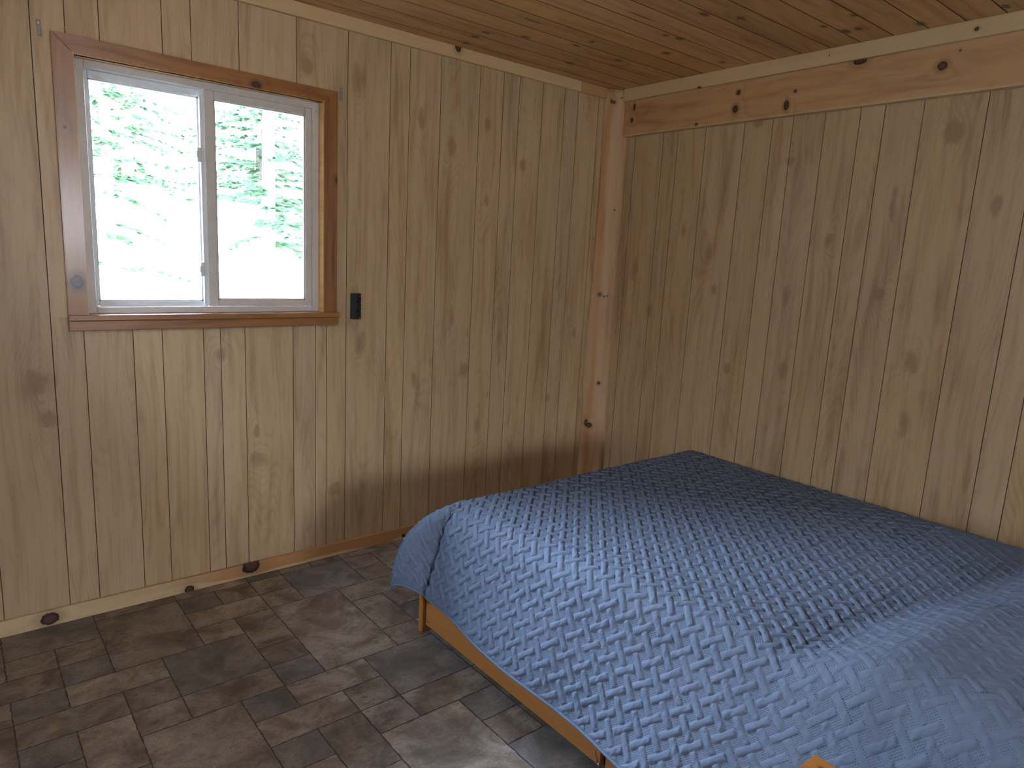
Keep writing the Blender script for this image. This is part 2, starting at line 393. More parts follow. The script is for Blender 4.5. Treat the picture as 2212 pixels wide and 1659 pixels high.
# outer skin of the walls so that only the seen and added windows let light in
bm = bmesh.new()
T = .10
box(bm, X0-T, wh[0], .004, T, -.05, H+.1); box(bm, wh[1], T, .004, T, -.05, H+.1)
box(bm, wh[0], wh[1], .004, T, -.05, wh[2]); box(bm, wh[0], wh[1], .004, T, wh[3], H+.1)
box(bm, .004, T, Y0-T, .004, -.05, H+.1)
box(bm, X0-T, X0-.004, Y0-T, wl_[0], -.05, H+.1); box(bm, X0-T, X0-.004, wl_[1], .004, -.05, H+.1)
box(bm, X0-T, X0-.004, wl_[0], wl_[1], -.05, wl_[2]); box(bm, X0-T, X0-.004, wl_[0], wl_[1], wl_[3], H+.1)
box(bm, X0-.004, wf[0], Y0-T, Y0-.004, -.05, H+.1); box(bm, wf[1], .004, Y0-T, Y0-.004, -.05, H+.1)
box(bm, wf[0], wf[1], Y0-T, Y0-.004, -.05, wf[2]); box(bm, wf[0], wf[1], Y0-T, Y0-.004, wf[3], H+.1)
o = obj('wall_outside', bm, M['wallback']); tag(o, kind='structure')

# ceiling of tongue and groove boards running along the window wall
V, F, P, MI = [], [], [], []
ys = [-.088+.1325*(1) - .1325*k for k in range(0, 52)]
ys = [0.0]+[q for q in ys if Y0 < q < -.01]+[Y0]
def cq(x0, x1, y0, z0, y1, z1, p, mi):
    i = len(V); V.extend([(x0, y0, z0), (x1, y0, z0), (x1, y1, z1), (x0, y1, z1)]); F.append((i, i+1, i+2, i+3)); P.append(p); MI.append(mi)
random.seed(11)
for k in range(len(ys)-1):
    b, a = ys[k], ys[k+1]; joints = sorted([X0, 0]+([random.uniform(-3.3, -1.6)] if k % 3 else []))
    for x0, x1 in zip(joints, joints[1:]):
        p = random.random()
        cq(x0, x1, a+.0026, H, b-.0026, H, p, 0)
    cq(X0, 0, a, H+.005, a+.0026, H, .5, 1); cq(X0, 0, b-.0026, H, b, H+.005, .5, 1)
tag(quad_mesh('ceiling', V, F, [M['ceiling'], M['ceiling_gap']], {'plank': P}, MI), kind='structure')
tag(obj('roof', B(X0-.4, .4, Y0-.4, .35, H+.03, H+.15), M['roof']), kind='structure')

# floor: modular printed stone tiles
UX, UY, FX, FY = .1465, .1326, -3.078, -.070
tiles = dict()
TL = [(0,-1,2,2,1),(0,1,1,1,0),(1,1,1,1,0),(1,2,1,1,1),(2,0,2,3,0),(-1,2,2,1,0),(1,3,2,1,0),(0,3,1,1,1),(0,4,2,1,0),(0,5,1,1,1),(1,5,1,2,0),(2,4,1,1,0),(2,5,1,1,0),
      (4,0,1,1,1),(5,0,1,1,0),(6,0,1,1,0),(6,1,1,1,0),(7,0,2,2,1),(4,1,2,1,0),(4,2,1,1,0),(5,2,1,2,0),(3,3,2,2,1),(5,4,1,1,0),(5,5,1,1,1),(6,2,2,4,0),
      (3,5,2,1,0),(4,6,1,1,1),(5,6,2,1,0),(4,7,2,1,0),(4,8,1,1,1),(5,8,1,2,0),(2,6,2,4,0),(9,0,1,1,0),(9,1,1,1,0),(8,2,2,1,0),(8,3,1,2,0),(9,3,1,1,0),(9,4,2,1,1),
      (8,5,1,1,0),(7,6,2,2,1),(7,8,2,1,0),(6,7,1,1,0),(6,8,1,1,0),(6,9,2,3,0),(8,9,1,1,1),(8,10,1,1,0),(8,11,2,2,1),(4,9,1,1,0),(0,6,1,2,0),(1,7,1,1,1),(-1,3,1,1,0),(-1,4,1,3,0),
      (-1,0,1,2,0),(0,8,2,1,0)]
occ = {}
for t in TL:
    for i in range(t[0], t[0]+t[2]):
        for j in range(t[1], t[1]+t[3]):
            assert (i, j) not in occ, (t, (i, j), occ[(i, j)])
            occ[(i, j)] = t
i0, i1 = -8, 22; j0, j1 = -1, 49
random.seed(5)
for j in range(j0, j1):
    for i in range(i0, i1):
        if (i, j) in occ: continue
        for (w_, h_) in random.sample([(2, 2), (2, 1), (1, 2), (2, 3), (1, 1)], 5)+[(1, 1)]:
            cells = [(a, b) for a in range(i, i+w_) for b in range(j, j+h_)]
            if all(c not in occ and i0 <= c[0] < i1 and j0 <= c[1] < j1 for c in cells):
                t = (i, j, w_, h_, 1 if random.random() < .28 else 0)
                for c in cells: occ[c] = t
                TL.append(t); break
V, F, P, SL, MI = [], [], [], [], []
def fq(x0, x1, y0, y1, z, r, s, m, jag=False):
    x0 = max(x0, X0); x1 = min(x1, 0); y0 = max(y0, Y0); y1 = min(y1, 0)
    if x0 >= x1 or y0 >= y1: return
    if not jag:
        i = len(V); V.extend([(x0, y0, z), (x1, y0, z), (x1, y1, z), (x0, y1, z)]); F.append((i, i+1, i+2, i+3))
    else:        # rough chipped outline like cleft stone
        pts = []
        def side(ax, ay, bx, by, nx, ny):
            L = math.hypot(bx-ax, by-ay); n = max(2, int(L/.012))
            for q in range(n):
                f_ = q/n; d_ = random.uniform(-.0011, .0011)+.0006*math.sin(q*1.3+r*60)
                pts.append((ax+(bx-ax)*f_+nx*d_, ay+(by-ay)*f_+ny*d_, z))
        side(x0, y0, x1, y0, 0, 1); side(x1, y0, x1, y1, 1, 0); side(x1, y1, x0, y1, 0, 1); side(x0, y1, x0, y0, 1, 0)
        i = len(V); V.extend(pts); F.append(tuple(range(i, i+len(pts))))
    P.append(r); SL.append(s); MI.append(m)
random.seed(9)
for (i, j, w_, h_, s) in TL:
    gp = .0022
    xa, xb = FX+i*UX, FX+(i+w_)*UX; ya, yb = FY-(j+h_)*UY, FY-j*UY
    fq(xa+gp, xb-gp, ya+gp, yb-gp, 0, random.random(), float(s), 0, True)
fq(X0, 0, Y0, 0, -.0012, .5, 0, 1)
fl = quad_mesh('floor', V, F, [M['tile'], M['grout']], {'tile': P, 'slate': SL}, MI); tag(fl, kind='structure')

# trims
tag(obj('baseboard_back', B(X0, -1e-4, -.016, -.0003, 0.0, .0635, bev=.003), M['baseboard']), kind='structure')
tag(obj('baseboard_right', B(-.016, -.0003, Y0, -.1, 0.0, .0635, bev=.003), M['base_plain_y']), kind='structure')
tag(obj('trim_1', B(X0, -.326, -.020, -.0003, 2.384, 2.4395, bev=.002), M['trim_pale_x']), kind='structure')
tag(obj('trim_2', B(-.3255, -.11, -.020, -.0003, 2.384, 2.4395, bev=.002), M['trim_brown_x']), kind='structure')
tag(obj('trim_3', B(-.050, -.0003, Y0, -.080, 2.373, 2.4395, bev=.002), M['trim_pale_y']), kind='structure')
tag(obj('trim_4', B(-.036, -.0003, Y0, -.082, 2.181, 2.3728, bev=.002), M['beam']), kind='structure')
# corner post with a waney left edge
bm = bmesh.new()
prof = [(2.437, .116, 0), (2.42, .124, 0), (2.36, .122, 0), (2.2, .119, 0), (2.0, .117, 0), (1.77, .116, .0), (1.60, .118, 0), (1.45, .122, 0), (1.31, .122, .0), (1.19, .130, 0), (1.08, .137, 0), (.95, .141, 0), (.72, .139, 0), (.56, .128, 0), (.46, .124, 0), (.30, .127, 0), (0.0, .135, 0)]
rings = []
for z, a, _ in prof:
    b = .088 if z > 1.2 else .088+.012*(1.2-z)
    top = .006 if z > 2.43 else 0
    poly = [(-.0005, -.0005), (-a, -.0005), (-a, -.014), (-a+.008, -.028), (-a+.020, -.040+top), (-a+.045, -.058+top), (-.055, -.076+top), (-.036, -b+.006), (-.020, -b), (-.0005, -b)]
    rings.append([bm.verts.new((p[0], p[1], z)) for p in poly])
n = len(rings[0])
bm.faces.new(rings[0]); bm.faces.new(rings[-1][::-1])
for r0, r1 in zip(rings, rings[1:]):
    for k in range(n): bm.faces.new([r0[k], r1[k], r1[(k+1) % n], r0[(k+1) % n]])
tag(obj('trim_5', bm, M['post']), kind='structure')

# ------------------------------------------------------------------ window
win = empty('window_1', (-2.28, 0, 1.62)); tag(win, kind='structure')
cx0, cx1, ix0, ix1 = -2.800, -1.7665, -2.736, -1.832
cz1, iz0, iz1 = 2.136, 1.182, 2.0735
cy = -.020
def mitre(pts):
    bm = bmesh.new(); v0 = [bm.verts.new((p[0], -.0005, p[1])) for p in pts]; v1 = [bm.verts.new((p[0], cy, p[1])) for p in pts]
    bm.faces.new(v0); bm.faces.new(v1[::-1]); m = len(pts)
    for k in range(m): bm.faces.new([v0[k], v1[k], v1[(k+1) % m], v0[(k+1) % m]])
    es = [e for e in bm.edges if all(v.co.y < -.01 for v in e.verts)]
    bmesh.ops.bevel(bm, geom=es, offset=.0025, segments=2, affect='EDGES')
    return bm
obj('casing', mitre([(cx0, iz0), (ix0-.0006, iz0), (ix0-.0006, iz1+.0006), (cx0, cz1)]), M['casing_v'], win)
obj('casing', mitre([(ix1+.0006, iz0), (cx1, iz0), (cx1, cz1-.010), (ix1+.0006, iz1+.0006)]), M['casing_v'], win)
obj('casing', mitre([(ix0+.001, iz1), (ix1, iz1), (cx1-.0012, cz1-.010), (cx0+.0016, cz1)]), M['casing_h'], win)
obj('window_sill', B(cx0-.001, cx1+.010, -.034, -.0005, 1.160, 1.1815, bev=.003), M['casing_h'], win)
bm = B(ix0, ix1, -.0005, .040, 1.1725, 1.1815)
obj('window_sill', bm, M['casing_h'], win)
obj('apron', B(cx0-.001, cx1+.008, -.020, -.0005, 1.1225, 1.1595, bev=.0025), M['casing_h'], win)
# jamb linings
obj('jamb', B(ix0-.008, ix0, -.0190, .065, 1.182, 2.082), M['jamb'], win)
obj('jamb', B(ix1, ix1+.006, -.0190, .065, 1.182, 2.082), M['jamb'], win)
obj('jamb', B(ix0, ix1, -.0190, .065, 2.0735, 2.0825), M['jamb'], win)
# vinyl frame
fy0, fy1 = .030, .095
bm = bmesh.new()
box(bm, ix0, ix0+.033, fy0, fy1, 1.1815, iz1, bev=.002); box(bm, ix1-.030, ix1, fy0, fy1, 1.1815, iz1, bev=.002)
box(bm, ix0+.033, ix1-.030, fy0, fy1, 1.1815, 1.205, bev=.002); box(bm, ix0+.033, ix1-.030, fy0, fy1, 2.048, iz1, bev=.002)
obj('window_frame', bm, M['vinyl'], win)
def sash(name, x0, x1, z0, z1, y0, y1, wl, wr, wb, wt, mat):
    bm = bmesh.new()
    box(bm, x0, x0+wl, y0, y1, z0, z1, bev=.0025); box(bm, x1-wr, x1, y0, y1, z0, z1, bev=.0025)
    box(bm, x0+wl, x1-wr, y0, y1, z0, z0+wb, bev=.0025); box(bm, x0+wl, x1-wr, y0, y1, z1-wt, z1, bev=.0025)
    # glazing bead
    ym = (y0+y1)/2
    for a in (0,):
        box(bm, x0+wl-.001, x0+wl+.006, y0+.006, ym, z0+wb-.001, z1-wt+.001); box(bm, x1-wr-.006, x1-wr+.001, y0+.006, ym, z0+wb-.001, z1-wt+.001)
        box(bm, x0+wl, x1-wr, y0+.006, ym, z0+wb-.001, z0+wb+.006); box(bm, x0+wl, x1-wr, y0+.006, ym, z1-wt-.006, z1-wt+.001)
    s = obj(name, bm, mat, win)
    gl = obj('pane', B(x0+wl, x1-wr, ym, ym+.004, z0+wb, z1-wt), M['glass'], s)
    return s
sr = sash('sash', -2.300, -1.8625, 1.206, 2.047, .035, .057, .036, .028, .026, .030, M['vinyl'])
sl_ = sash('sash', -2.7025, -2.300, 1.206, 2.047, .063, .085, .014, .014, .018, .026, M['vinyl_skylit'])
# track strip, whitened as if sky-lit, beside the meeting rail, with two latches
obj('track', B(-2.3165, -2.3015, .041, .060, 1.206, 2.047, bev=.0015), M['vinyl_skylit'], win)
for z in (1.80, 1.355):
    bm = B(-2.331, -2.316, .032, .044, z-.028, z+.028, bev=.003)
    box(bm, -2.337, -2.329, .020, .038, z-.012, z+.014, bev=.003)
    obj('latch', bm, M['latch'], win)
for (x_, z_) in ((ix0+.004, 2.045), (ix1-.004, 2.040)):
    bm = bmesh.new(); disc_cyl(bm, (x_, .030, z_), .0045, .012, (0, -1, 0), 10)
    obj('screw', bm, M['nail'], win, smooth=True)

# unseen window added in the left wall for extra light
win3 = empty('fill_window_3', (X0, -1.1, 1.7)); tag(win3, kind='structure')
bm = bmesh.new(); f0, f1, g0_, g1_ = wl_
for (a0, a1, b0, b1) in ((f0-.06, f0, g0_-.06, g1_+.06), (f1, f1+.06, g0_-.06, g1_+.06), (f0, f1, g0_-.06, g0_), (f0, f1, g1_, g1_+.06)):
    box(bm, X0+.0005, X0+.02, a0, a1, b0, b1, bev=.003)
obj('casing', bm, M['casing_v'], win3)
bm = bmesh.new()
for (a0, a1, b0, b1) in ((f0, f0+.03, g0_, g1_), (f1-.03, f1, g0_, g1_), (f0+.03, f1-.03, g0_, g0_+.03), (f0+.03, f1-.03, g1_-.03, g1_)):
    box(bm, X0-.07, X0-.02, a0, a1, b0, b1)
sf = obj('window_frame', bm, M['vinyl'], win3)
obj('pane', B(X0-.05, X0-.046, f0+.03, f1-.03, g0_+.03, g1_-.03), M['glass'], sf)

# window added behind the viewer, out of view, to let in fill light
win2 = empty('fill_window_2', (-2.15, Y0, 1.62)); tag(win2, kind='structure')
bm = bmesh.new(); f0, f1, g0_, g1_ = wf
for (a0, a1, b0, b1) in ((f0-.06, f0, g0_-.06, g1_+.06), (f1, f1+.06, g0_-.06, g1_+.06), (f0, f1, g0_-.06, g0_), (f0, f1, g1_, g1_+.06)):
    box(bm, a0, a1, Y0+.0005, Y0+.02, b0, b1, bev=.003)
obj('casing', bm, M['casing_v'], win2)
bm = bmesh.new()
for (a0, a1, b0, b1) in ((f0, f0+.035, g0_, g1_), (f1-.035, f1, g0_, g1_), (f0+.035, f1-.035, g0_, g0_+.035), (f0+.035, f1-.035, g1_-.035, g1_)):
    box(bm, a0, a1, Y0-.07, Y0-.02, b0, b1)
sf = obj('window_frame', bm, M['vinyl'], win2)
obj('pane', B(f0+.035, f1-.035, Y0-.05, Y0-.046, g0_+.035, g1_-.035), M['glass'], sf)

# ------------------------------------------------------------------ things on the walls
def bracket(loc, rot, label):
    bm = bmesh.new(); box(bm, -.0065, .0065, -.0035, 0, -.026, .026, bev=.0015); 
    me_root = obj('wall_bracket', bm, M['putty'])
    me_root.location = loc; me_root.rotation_euler = (0, rot, 0)
    bm = bmesh.new(); disc_cyl(bm, (0, -.003, .014), .0028, .002, (0, -1, 0), 10)
    s = obj('screw', bm, M['steel']); s.parent = me_root
    tag(me_root, label, 'bracket', 'grey brackets beside the window casing')
bracket((-2.829, -.0004, 2.140), math.radians(-4), 'small grey bracket strip on the wall left of the window casing top')
bracket((-1.743, -.0004, 2.123), math.radians(2), 'small grey bracket strip on the wall right of the window casing top')

sb = empty('outlet_block', (-1.668, 0, 1.205)); tag(sb, 'small black two-socket outlet block mounted on the panelling right of the window', 'outlet')
bm = bmesh.new()
prism(bm, [(-1.693, -.0005), (-1.6935, -.016), (-1.672, -.030), (-1.650, -.026), (-1.6445, -.0005)], 1.1475, 1.2660, 'z')
bmesh.ops.bevel(bm, geom=list(bm.edges), offset=.002, segments=2, affect='EDGES')
obj('housing', bm, M['black'], sb)
nrm = Vector((.17, -1, 0)).normalized()
for z in (1.2275, 1.1870):
    bm = bmesh.new(); c = Vector((-1.6645, -.0272, z)); disc_cyl(bm, c-nrm*.004, .0135, .0058, nrm, 24)
    s = obj('socket', bm, M['black'], sb)
    bm = bmesh.new()
    t_ = Vector((1, .17, 0)).normalized()
    for dx in (-.005, .005):
        q = c+t_*dx+nrm*.0012
        box(bm, q.x-.0012, q.x+.0012, q.y-.0015, q.y+.0015, z-.0045, z+.0045)
    obj('slot', bm, M['black_deep'], s)
for (x_, y_, z_) in ((-1.6590, -.0285, 1.2545), (-1.6590, -.0285, 1.1545), (-1.6515, -.0268, 1.2225), (-1.6515, -.0268, 1.1855)):
    bm = bmesh.new(); disc_cyl(bm, (x_, y_+.001, z_), .0019, .0022, nrm, 12); obj('screw', bm, M['steel'], sb, smooth=True)
wl = empty('wire_hanger', (-1.675, 0, 1.28)); tag(wl, 'tiny rectangular brass wire hanger poking above the black outlet block', 'hanger')
bm = bmesh.new()
tube(bm, [(-1.687, -.004, 1.262), (-1.6885, -.004, 1.2955), (-1.6625, -.004, 1.2985), (-1.6585, -.004, 1.266)], .0011, 6)
obj('loop', bm, M['brass'], wl)
bm = bmesh.new(); tube(bm, [(-1.6855, -.0045, 1.291), (-1.669, -.0045, 1.2665)], .0015, 6); obj('spring', bm, M['brass'], wl)

# ------------------------------------------------------------------ bed
bed = empty('storage_bed', (-1.0, -1.85, 0)); tag(bed, 'honey pine platform bed with drawers in its base under the blue quilt', 'bed')
BX0, BX1, BY0, BY1 = -1.775, -.20, -2.78, -.812
obj('end_panel', B(BX0-.012, BX1, -.840, BY1, 0, .30, bev=.003), M['bed_z'], bed)
obj('end_panel', B(BX0+.02, BX1, BY0, BY0+.028, 0, .30, bev=.003), M['bed_z'], bed)
obj('side_rail', B(BX1-.025, BX1, BY0+.03, -.842, .03, .30, bev=.003), M['bed_y'], bed)
obj('platform', B(BX0+.012, BX1-.027, BY0+.03, -.842, .262, .285, bev=.002), M['bed_y'], bed)
obj('centre_panel', B(BX0+.040, BX1-.03, -1.812, -1.794, .0, .260), M['bed_dark'], bed)
obj('plinth', B(BX0+.07, BX0+.09, BY0+.03, -.842, 0, .20), M['bed_dark'], bed)
for (a, b_) in ((-1.786, -.846), (-2.74, -1.806)):
    d = empty('drawer', (BX0, (a+b_)/2, .15)); d.parent = bed; d.matrix_parent_inverse = Matrix.Translation(-Vector(bed.location))
    d['label'] = 'long honey pine drawer, lower edge lifted off the floor'
    f_ = obj('drawer_front', B(BX0, BX0+.020, a, b_, .034, .255, bev=.0025), M['bed_y'], None)
    f_.parent = d; f_.matrix_parent_inverse = Matrix.Translation(-(Vector(d.location)+Vector(bed.location)*0))
    q = bmesh.new()
    box(q, BX0+.021, BX0+.033, a+.03, b_-.03, .045, .20); box(q, BX0+.033, BX0+.55, a+.03, a+.042, .045, .20)
    box(q, BX0+.033, BX0+.55, b_-.042, b_-.03, .045, .20); box(q, BX0+.033, BX0+.55, a+.042, b_-.042, .045, .053)
    t_ = obj('drawer_box', q, M['bed_z'], None); t_.parent = d; t_.matrix_parent_inverse = Matrix.Translation(-Vector(d.location))
    for o_ in (f_, t_): pass
bm = bmesh.new(); disc_cyl(bm, (BX0, -.862, .056), .0050, .0025, (-1, 0, 0), 14); obj('screw', bm, M['steel'], bed, smooth=True)
bm = bmesh.new()
tube(bm, [(BX0-.0015-.004*math.sin(PI*k/8), -1.762-.018*k/8, .073-.034*(k/8)**1.6) for k in range(9)], .0016, 6)
disc_cyl(bm, (BX0+.001, -1.782, .038), .0055, .004, (-1, 0, 0), 12)
obj('drawer_pull', bm, M['steel'], bed, smooth=True)

mt = bmesh.new(); box(mt, -1.665, -.235, -2.72, -.935, .2855, .515, bev=.06, seg=5)
for e in []: pass
mo = obj('mattress', mt, M['mattress'], smooth=True); tag(mo, 'pale mattress on the pine platform, hidden under the blue quilt', 'mattress')

# ------------------------------------------------------------------ quilt
def smooth(x, a, b):
    t = np.clip((x-a)/(b-a), 0, 1); return t*t*(3-2*t)
def vnoise(u, v, scale, seed, octv=3):
    rs = np.random.RandomState(seed); out = np.zeros_like(u); amp = 1.; tot = 0
    for o_ in range(octv):
        G = rs.rand(64, 64)*2-1
        x = u*scale*2**o_+o_*7.3; y = v*scale*2**o_+o_*3.1
        xi = np.floor(x).astype(int); yi = np.floor(y).astype(int); fx = x-xi; fy = y-yi
        fx = fx*fx*(3-2*fx); fy = fy*fy*(3-2*fy)
        g00 = G[xi % 64, yi % 64]; g10 = G[(xi+1) % 64, yi % 64]; g01 = G[xi % 64, (yi+1) % 64]; g11 = G[(xi+1) % 64, (yi+1) % 64]
        out += amp*((g00*(1-fx)+g10*fx)*(1-fy)+(g01*(1-fx)+g11*fx)*fy); tot += amp; amp *= .5
    return out/tot
ZT = .558
CY = -.985                     # where the foot rounding starts
DROP_L, DROP_F, DROP_R = .395, .36, .33
XR = -.315                     # right rounding start
def xl(y):                     # left rounding start: runs inwards towards the near end
    return np.interp(y, [-2.9, -2.3, -2.1, -1.96, -1.61, -1.22, -1.05, -.95], [-1.60, -1.595, -1.59, -1.595, -1.645, -1.675, -1.685, -1.69])
step = .0026
s_ = np.arange(-DROP_L, 1.68, step)           # s: overshoot coordinate, 0 at left rounding start at the foot, positive to the wall
t_ = np.arange(-DROP_F, 1.86, step)           # t: 0 at foot rounding start, positive to the near end
SS, TT = np.meshgrid(s_, t_, indexing='ij')
Xc0 = -1.69
Yflat = CY-np.clip(TT, 0, None)
xl_y = xl(Yflat)
# flat cloth X position, left boundary of the flat part at xl(y); the cloth coordinate is X itself
Xflat = Xc0+SS
a = np.clip(xl_y-Xflat, 0, None)              # overshoot over the left edge
c_ = np.clip(Xflat-XR, 0, None)               # overshoot on the wall side
b = np.clip(-TT, 0, None)                     # overshoot over the foot
def hang(r, R, am):
    r1 = R*am; al = np.minimum(r, r1)/R
    out = R*np.sin(al)+np.clip(r-r1, 0, None)*np.cos(am)
    drop = R*(1-np.cos(al))+np.clip(r-r1, 0, None)*np.sin(am)
    return out, drop
# left / corner region
r = np.hypot(a, b); th = np.arctan2(b, np.maximum(a, 1e-9))
# angle remap so that the corner fold points mostly to the left
phi = np.interp(th, np.radians([0, 22, 40, 60, 90]), np.radians([0, 8, 22, 48, 90]))
w = np.exp(-((th-math.radians(40))/math.radians(20))**2)
side = np.interp(Yflat, [-2.9, -2.2, -1.96, -1.6, -1.2, -1.0], [50, 52, 56, 62, 68, 74])
am = np.radians(np.where(b > 0, side*(1-smooth(th, 0, .9))+72*smooth(th, 0, .9), side))
am = am*(1-w)+math.radians(88)*w*(b > 0)+am*w*(b <= 0)
Rr = .12+.155*w*(b > 0)
Rr = Rr-.035*np.exp(-((th-.12)/.12)**2)*(b > 0)
# trim the corner of the cloth a little so that the tip hangs at the photographed height
rmax_scale = 1-.10*w*(b > 0)
out, drop = hang(r*rmax_scale, Rr, am)
# undulation of the side hem
hy = [-2.9, -2.4, -2.05, -1.92, -1.82, -1.73, -1.63, -1.53, -1.43, -1.28, -1.17, -1.08, -.99, -.93]
hv = [-.065, -.055, -.004, -.006, -.016, -.010, .000, .010, .016, .010, -.012, .000, .004, -.012]
und = np.interp(Yflat, hy, hv)
k5 = np.ones(61)/61
und = np.apply_along_axis(lambda q: np.convolve(np.pad(q, 30, 'edge'), k5, 'valid'), 1, und)
out += und*np.clip(a/DROP_L, 0, 1)**2*(1-smooth(b, 0, .06))
X = np.where((a > 0) | (b > 0), np.where(a > 0, xl_y, Xflat)-out*np.cos(phi)*(a > 0), Xflat)
Yb = np.where(b > 0, CY, CY-TT)
Y = Yb+out*np.sin(phi)*(b > 0)
only_b = (a <= 0) & (b > 0)
ob, db = hang(b, .12, math.radians(74))
X = np.where(only_b, Xflat, X); Y = np.where(only_b, CY+ob, Y)
drop = np.where(only_b, db, drop); drop = np.where((a <= 0) & (b <= 0), 0, drop)
# blend between corner fan and foot for continuity
Z = ZT-drop
# wall side
oc, dc = hang(c_, .09, math.radians(82))
X = np.where(c_ > 0, XR+oc, X); Z = Z-np.where(c_ > 0, dc, 0)
Z = np.where((c_ > 0) & (b > 0), ZT-np.maximum(db, dc)-.3*np.minimum(db, dc), Z)
# slight crown and slack
topmask = np.exp(-(drop/.08)**2)
Z += topmask*(.006*vnoise(X, Y, 2.2, 1)+.0015*vnoise(X, Y, 9, 2))
# pillow bulges at the head under the quilt
yv = np.interp(X, [-1.9, -1.78, -1.5, -1.08, -.566, 0], [-2.17, -2.19, -2.25, -2.30, -2.40, -2.50])
up = smooth(yv-Y, -.02, .22)*.085
up *= (1-.25*np.exp(-((X+.98)/.10)**2))*smooth(X, -1.90, -1.50)
Z += up
# free hem flutter and drape folds
fold = np.clip((a+b)/.4, 0, 1)
dn = .010*vnoise(TT*1.0, SS*.3, 5.0, 5)*fold
wr = .006*vnoise(X*1.0+Y, Y-X*.4, 6.0, 8)*smooth(-Y, 2.0, 2.35)*smooth(-X, .9, 1.4)
# --- quilting pattern, at 45 degrees to the bed
U = .0220
cu, cv = SS+.013, TT
p_ = (cu-cv)/math.sqrt(2)*-1/U; q_ = (cu+cv)/math.sqrt(2)/U
wob = .10*vnoise(cu, cv, 14, 21, 2)
p_ = p_+wob; q_ = q_-wob
hgt = np.zeros_like(p_)
def dome(l, w_, L, W, pw=3.0):
    """l in [0,L], w_ in [0,W]: rounded bar"""
    x = np.clip(2*w_/W-1, -1, 1); y = np.clip(2*l/L-1, -1, 1)
    return np.clip(1-np.abs(x)**pw, 0, 1)**.55*np.clip(1-np.abs(y)**14, 0, 1)**.6
inV = np.zeros(p_.shape, bool); inH = np.zeros(p_.shape, bool)
# even columns: V bar 3.08 long then the crossing H bar; H bar reaches one cell to either side
qc = np.floor(q_/2)*2; ph = np.mod(p_-qc, 4.0); qr = q_-qc      # qr in [0,2)
V_ = (qr > .10) & (qr < .92) & (ph > -.01) & (ph < 3.12)
hgt = np.where(V_, dome(ph, qr-.10, 3.12, .82), hgt); inV |= V_
# H bar of this column: ph in [3.1,4), q from -1..2 -> in own column qr 0..1 (l = qr+1) and right gap qr 1..2 (l = qr+1)
H1 = (ph >= 3.14) & (ph < 3.98) & (qr < 1.92); hgt = np.where(H1, .92*dome(qr+.92, ph-3.14, 2.84, .84), hgt); inH |= H1
# H bar of the next column reaching left into this gap: phase shifted by 2
ph2 = np.mod(p_-(qc+2), 4.0)
H2 = (qr >= 1.08) & (ph2 >= 3.14) & (ph2 < 3.98); hgt = np.where(H2, .92*dome(qr-1.08, ph2-3.14, 2.84, .84), hgt); inH |= H2
patch = (~inV & ~inH).astype(np.float64)
# diagonal gathers on the puffed bars
g1 = vnoise(p_*.9+q_*.9, q_*.35-p_*.35, 1.7, 31, 3)
edge = np.clip(hgt*1.6, 0, 1)
amp = .0053*(1-.60*smooth(-Y, 2.10, 2.40))*(1-.25*(r > .1)*(b > 0))
amp = amp*(1-.35*smooth(X, -.7, -.2))
D = amp*hgt*(1+.16*g1)+.0016*g1*edge+amp*.06*patch
# normals of the base surface
def normals(X, Y, Z):
    P = np.stack([X, Y, Z], -1); dS = np.gradient(P, axis=0); dT = np.gradient(P, axis=1)
    N = np.cross(dT, dS); N /= np.linalg.norm(N, axis=-1, keepdims=True)+1e-12
    return N
N = normals(X, Y, Z)
if N[N.shape[0]//2, N.shape[1]//2, 2] < 0: N = -N
def blur(A, n):
    k = np.ones(n)/n
    for ax in (0, 1):
        A = np.apply_along_axis(lambda q: np.convolve(np.pad(q, n//2, 'edge'), k, 'valid'), ax, A)
    return A
base = np.stack([X, Y, Z], -1)
base = np.stack([blur(base[..., i], 13) for i in range(3)], -1)
N = normals(base[..., 0], base[..., 1], base[..., 2])
if N[N.shape[0]//2, N.shape[1]//2, 2] < 0: N = -N
# hem: flat band near the outer edges
eh = np.minimum(np.minimum(SS+DROP_L, TT+DROP_F), 1.0)
D *= smooth(eh, .006, .02)
Pq = base+N*(D+dn+wr+.004)[..., None]
ns, nt = SS.shape
idx = np.arange(ns*nt).reshape(ns, nt)
faces = np.stack([idx[:-1, :-1], idx[1:, :-1], idx[1:, 1:], idx[:-1, 1:]], -1).reshape(-1, 4)
me = bpy.data.meshes.new('quilt')
me.vertices.add(ns*nt); me.vertices.foreach_set('co', Pq.reshape(-1).astype(np.float32))
me.loops.add(faces.size); me.loops.foreach_set('vertex_index', faces.reshape(-1).astype(np.int32))
me.polygons.add(len(faces)); me.polygons.foreach_set('loop_start', (np.arange(len(faces))*4).astype(np.int32))
me.update(calc_edges=True)
me.polygons.foreach_set('use_smooth', np.ones(len(faces), bool))
for nm, arr in (('cu', p_*U), ('cv', q_*U), ('patch', patch)):
    at = me.attributes.new(nm, 'FLOAT', 'POINT'); at.data.foreach_set('value', arr.reshape(-1).astype(np.float32))
me.materials.append(M['quilt'])
quilt = bpy.data.objects.new('quilt', me); C.objects.link(quilt)
tag(quilt, 'slate blue quilted bedspread with a basket weave pattern draped over the bed', 'quilt')
# corded binding along the hem
def hem(rows): return [tuple(v) for v in rows]
path = list(Pq[0, ::-4][:-1])+list(Pq[0:1, 0])+list(Pq[::4, 0])
bm = bmesh.new(); tube(bm, [tuple(v) for v in path], .0042, 7)
bo = obj('binding', bm, M['binding'], smooth=True); bo.parent = quilt

